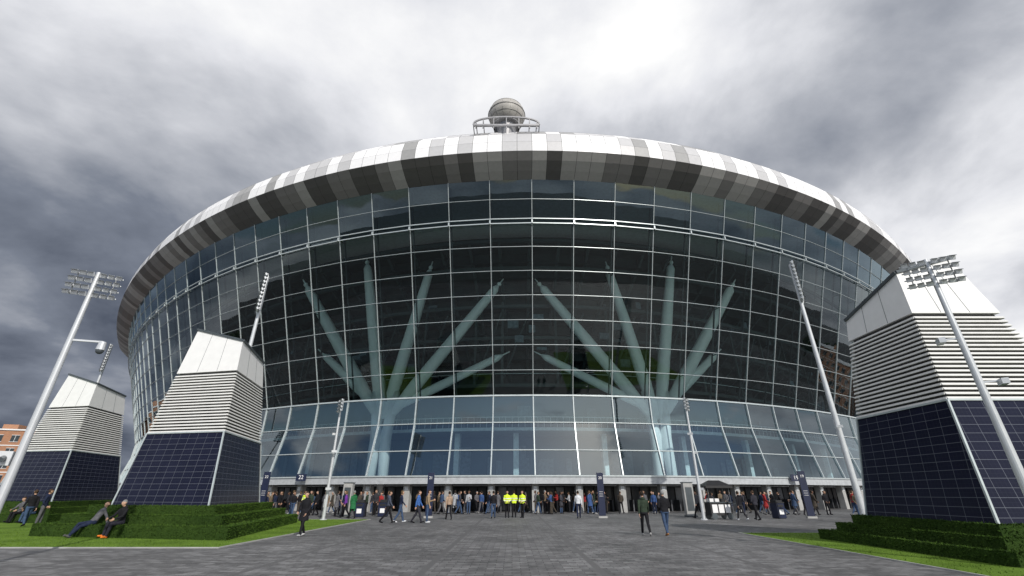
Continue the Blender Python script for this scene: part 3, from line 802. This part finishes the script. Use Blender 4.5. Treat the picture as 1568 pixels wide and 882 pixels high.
    for p in me.polygons:
        c=p.center; hl=HI@(c-hc)
        if abs(hl.x)<.12 and -.14<hl.y<.14 and -.10<hl.z<.16 :
            hair = (hl.z>.055) or (hl.y<.012 and hl.z>-.055 and not (abs(hl.x)>.08 and hl.y>-.03))
            if hairlong and hl.y<.0: hair=True
            mi.append(HA if hair else SK); continue
        tl=TI@c
        if hairlong and hl.y<-.02 and -.24<hl.z<0 and abs(hl.x)<.095 and tl.y<-.07: mi.append(HA);continue
        if backpack and tl.y<-.125 and 1.0<tl.z<1.4 and abs(tl.x)<.15: mi.append(EX);continue
        best=9;lab=TO
        for a,c2,ra,rb,l in segs:
            d=c2-a;f=max(0,min(1,(c-a).dot(d)/d.length_squared));q=(c-(a+d*f)).length-(ra+(rb-ra)*f)
            if q<best: best=q;lab=l
        if lab==TO and vest and (1.06<tl.z<1.11 or 1.20<tl.z<1.25): lab=EX
        mi.append(lab)
    x=MB()
    for wr,wd,sx,iw in hands:
        side=Vector((0,1,0)) if abs(wd.y)<.8 else Vector((0,0,1)); nrm_=wd.cross(side).normalized(); side=nrm_.cross(wd).normalized()
        x.loft([(wr-wd*.01,side*.026,nrm_*.02),(wr+wd*.03,side*.038,nrm_*.018),(wr+wd*.085,side*.041,nrm_*.014),(wr+wd*.095,side*.034,nrm_*.010)],10,SK)
        for k,ln in enumerate((.070,.082,.076,.058)):
            bs=wr+wd*.088+side*(.030-.02*k); cu=nrm_*(-sx)
            m1=bs+wd*ln*.5+cu*ln*.12; m2=m1+wd*ln*.28+cu*ln*.28; m3=m2+wd*ln*.12+cu*ln*.25
            x.tube(bs,m1,.0095,.0088,6,SK);x.tube(m1,m2,.0088,.008,6,SK);x.tube(m2,m3,.008,.006,6,SK)
        tb=wr+wd*.03+side*.032; t1=tb+(side*.8+wd*.6)*.035; t2=t1+(wd*.95+side*.2)*.03
        x.tube(tb,t1,.012,.0105,6,SK);x.tube(t1,t2,.0105,.008,6,SK)
    for sx in (-1,1): x.ell(hc+HM@Vector((sx*.030,.083,.012)),.013,.008,.007,8,6,HA,HM)
    for sx in (-1,1): x.ell(hc+HM@Vector((sx*.032,.088,.03)),.018,.006,.004,6,4,HA,HM)
    x.ell(hc+HM@Vector((0,.090,-.062)),.022,.006,.005,8,6,HA,HM)
    vs=[tuple(v.co) for v in me.vertices];fs=[tuple(p.vertices) for p in me.polygons];o_=len(vs)
    vs+=x.v;fs+=[tuple(i+o_ for i in f) for f in x.f];mi+=x.m
    zmin=min(v[2] for v in vs);vs=[(v[0],v[1],v[2]-zmin) for v in vs]
    bpy.data.meshes.remove(me)
    m2=bpy.data.meshes.new('person_'+key);m2.from_pydata(vs,[],fs)
    for k in range(6): m2.materials.append(None)
    m2.polygons.foreach_set('material_index',mi);m2.polygons.foreach_set('use_smooth',[True]*len(mi));m2.update()
    return m2
PM={}
W=dict(hip=(.42,-.30),knee=(.10,.42),arm=(-.38,.32),elb=(.25,.35),lean=.05)
W2=dict(hip=(-.24,.36),knee=(.35,.06),arm=(.28,-.30),elb=(.30,.22),lean=.04)
PM['walk']=person_mesh('walk',**W,hood=True)
PM['walk2']=person_mesh('walk2',**W2)
PM['walkpuff']=person_mesh('walkpuff',hip=(-.20,.30),knee=(.30,.05),arm=(.05,.05),elb=(.9,.9),inward=(.5,.5),lean=.03,bulk=1.14)
PM['coat']=person_mesh('coat',hip=(.30,-.22),knee=(.10,.30),arm=(-.1,.1),elb=(.5,.7),inward=(.3,.3),coat=True,hood=True)
PM['womanwalk']=person_mesh('womanwalk',hip=(.30,-.24),knee=(.06,.36),arm=(-.2,.25),elb=(.3,.5),hairlong=True,bulk=.92)
PM['stand']=person_mesh('stand',hip=(.04,-.03),knee=(.04,.03),arm=(.02,.05),elb=(.2,.25))
PM['pockets']=person_mesh('pockets',hip=(.08,-.06),knee=(.06,.02),arm=(-.18,-.18),elb=(.9,.9),inward=(.35,.35),hood=True,look=.4)
PM['phone']=person_mesh('phone',hip=(.03,.02),knee=(.02,.05),arm=(.35,.05),elb=(1.5,.3),inward=(.4,0),look=-.2,lean=.06,backpack=True)
PM['womanstand']=person_mesh('womanstand',hip=(.02,-.03),knee=(.02,.05),arm=(.1,.1),elb=(1.3,.9),inward=(.5,.5),hairlong=True,bulk=.93,coat=True)
PM['police']=person_mesh('police',hip=(.08,-.08),knee=(.03,.03),arm=(.1,.1),elb=(1.1,1.1),inward=(.5,.5),bulk=1.1,vest=True)
PM['sit']=person_mesh('sit',hip=(1.48,1.58),knee=(1.30,1.48),arm=(.5,.6),elb=(.7,.6),inward=(.3,.3),lean=.12,hood=True)
PM['recline']=person_mesh('recline',hip=(1.28,1.48),knee=(.58,1.05),arm=(-.5,.1),elb=(.2,.9),inward=(0,.3),lean=-.45,look=.3)
CM={}
def cm(col,rough=.85):
    k=tuple(round(c,3) for c in col)
    if k not in CM: CM[k]=mat('cloth_%d'%len(CM),col,rough,var=.25,scale=9,bump=.8,bscale=14,spec=.2)
    return CM[k]
skins=[mat('skin_a',(.50,.30,.21),.5,var=.08),mat('skin_b',(.42,.24,.16),.5,var=.08),mat('skin_c',(.16,.08,.05),.5,var=.08)]
hairs=[(.02,.014,.01),(.05,.03,.018),(.10,.065,.035),(.2,.2,.2)]
BLACK=(.012,.012,.015);NAVY=(.015,.022,.05);GREY=(.10,.10,.11);GREEN=(.03,.045,.03);JEAN=(.045,.075,.14);BLUE=(.05,.13,.36);TAN=(.30,.22,.14);PURP=(.16,.04,.30);HV=(.62,.80,.04);WHT=(.6,.62,.65);RED=(.3,.03,.03)
def person(kind,x,y,rz,top,bot,shoe=BLACK,hair=0,skin=0,scale=1.0,extra=None,z=0.004):
    o=bpy.data.objects.new('person',PM[kind]);COL.objects.link(o);o.location=(x,y,z);o.rotation_euler=(0,0,rz);o.scale=(scale,)*3
    ms=[skins[skin],cm(hairs[hair],.7),cm(top),cm(bot),cm(shoe,.6),cm(extra or BLACK)]
    for i,m in enumerate(ms): o.material_slots[i].link='OBJECT';o.material_slots[i].material=m
    return o
person('walk',5.55,20.9,R(-4),GREEN,BLACK,shoe=(.35,.35,.35),scale=.97)
person('walkpuff',6.42,20.9,R(5),BLACK,JEAN,shoe=(.3,.14,.05),hair=3,scale=.97)
person('coat',-8.55,20.5,R(165),BLACK,BLACK,shoe=(.4,.4,.4),scale=.95,hair=0)
person('walk2',-25.5,26.2,R(60),BLACK,JEAN,extra=WHT,hair=1,z=.028)
person('pockets',-24.5,25.9,R(-60),NAVY,GREY,hair=1,z=.028)
def lp(a,bb):
    A=Vector(AL).normalized();B=Vector(BL).normalized(); return Vector(CL)+A*a+B*bb
p=lp(3.0,-1.85); person('sit',p.x,p.y,R(180-14),BLACK,(.02,.02,.03),shoe=(.75,.20,.03),hair=3,scale=.97,z=.028)
p=lp(4.35,-1.85); person('recline',p.x,p.y,R(180-30),GREY,NAVY,shoe=(.1,.1,.1),hair=1,scale=.97,z=.028)
C2v=Vector(C2)
for a_,tp_,bt_,hr_ in ((-.6,BLACK,JEAN,0),(.3,GREY,BLACK,1)):
    p=C2v+Vector(AL).normalized()*a_+Vector(BL).normalized()*(-1.85); person('sit',p.x,p.y,R(178),tp_,bt_,hair=hr_,z=.028)
person('walk',-7.35,29.4,R(-75),(.06,.07,.10),BLACK,hair=1)
person('womanwalk',-6.75,30.0,R(-70),NAVY,JEAN,hair=2,shoe=WHT)
person('walk2',-5.55,29.2,R(-90),BLUE,(.03,.03,.04),hair=1)
person('phone',-5.05,29.6,R(-80),TAN,JEAN,hair=1,shoe=WHT)
person('walk',-4.2,33.0,R(20),(.35,.25,.18),BLACK)
person('police',-.35,35.4,R(180),HV,BLACK,extra=(.7,.7,.7)); person('police',.15,35.9,R(10),HV,BLACK,extra=(.7,.7,.7),hair=0); person('police',.75,35.5,R(150),HV,BLACK,extra=(.7,.7,.7),hair=1)
person('walk2',-1.3,34.5,R(0),BLACK,JEAN); person('walk2',4.65,34.6,R(-5),WHT,NAVY,hair=0)
person('police',-16.6,39.5,R(170),HV,BLACK,extra=(.7,.7,.7)); person('womanwalk',-12.0,35.6,R(90),PURP,BLACK,hair=2)
person('coat',-11.0,34.2,R(40),(.02,.13,.05),BLACK,hair=3)
person('walk',14.9,32.3,R(10),BLACK,(.03,.03,.035),shoe=WHT); person('walkpuff',15.85,32.2,R(20),(.03,.03,.04),BLACK,hair=1); person('walk2',13.0,34.6,R(100),GREY,BLACK)
person('pockets',24.8,35.4,R(160),(.12,.10,.07),JEAN,hair=0); person('walk',21.8,40,R(60),BLACK,JEAN); person('walk2',23.2,39,R(-60),NAVY,BLACK)
tops=[BLACK,BLACK,BLACK,NAVY,NAVY,GREY,(.03,.03,.035),GREEN,(.06,.05,.04),JEAN,(.16,.12,.08),(.12,.12,.13),RED,(.04,.08,.2),(.35,.36,.38),(.05,.05,.06)]
bots=[BLACK,JEAN,JEAN,NAVY,GREY,(.06,.05,.04),BLACK]
kinds=['stand','pockets','phone','womanstand','walk','walk2','womanwalk','coat','stand','pockets','walkpuff']
rnd=random.Random(21)
placed=[]
def crowd(x0,x1,y0,y1,k):
    c=0;tries=0
    while c<k and tries<2000:
        tries+=1
        x=rnd.uniform(x0,x1);y=rnd.uniform(y0,y1)
        if any((x-a)**2+(y-b)**2<.20 for a,b in placed): continue
        placed.append((x,y));c+=1
        person(rnd.choice(kinds),x,y,rnd.uniform(0,6.28),rnd.choice(tops),rnd.choice(bots),hair=rnd.choice([0,0,1,1,2,3]),skin=rnd.choice([0,0,0,1,2]),scale=rnd.uniform(.94,1.04),shoe=rnd.choice([BLACK,(.4,.4,.4),BLACK,BLACK]))
crowd(-20.5,-10.5,37.0,43.5,38)
crowd(-9.0,-1.0,41,46.2,24)
crowd(1.5,9.5,41,46.2,24)
crowd(-3,3,41,45,5)
crowd(10,18,38,45,12)
crowd(17,34,39,47,24)
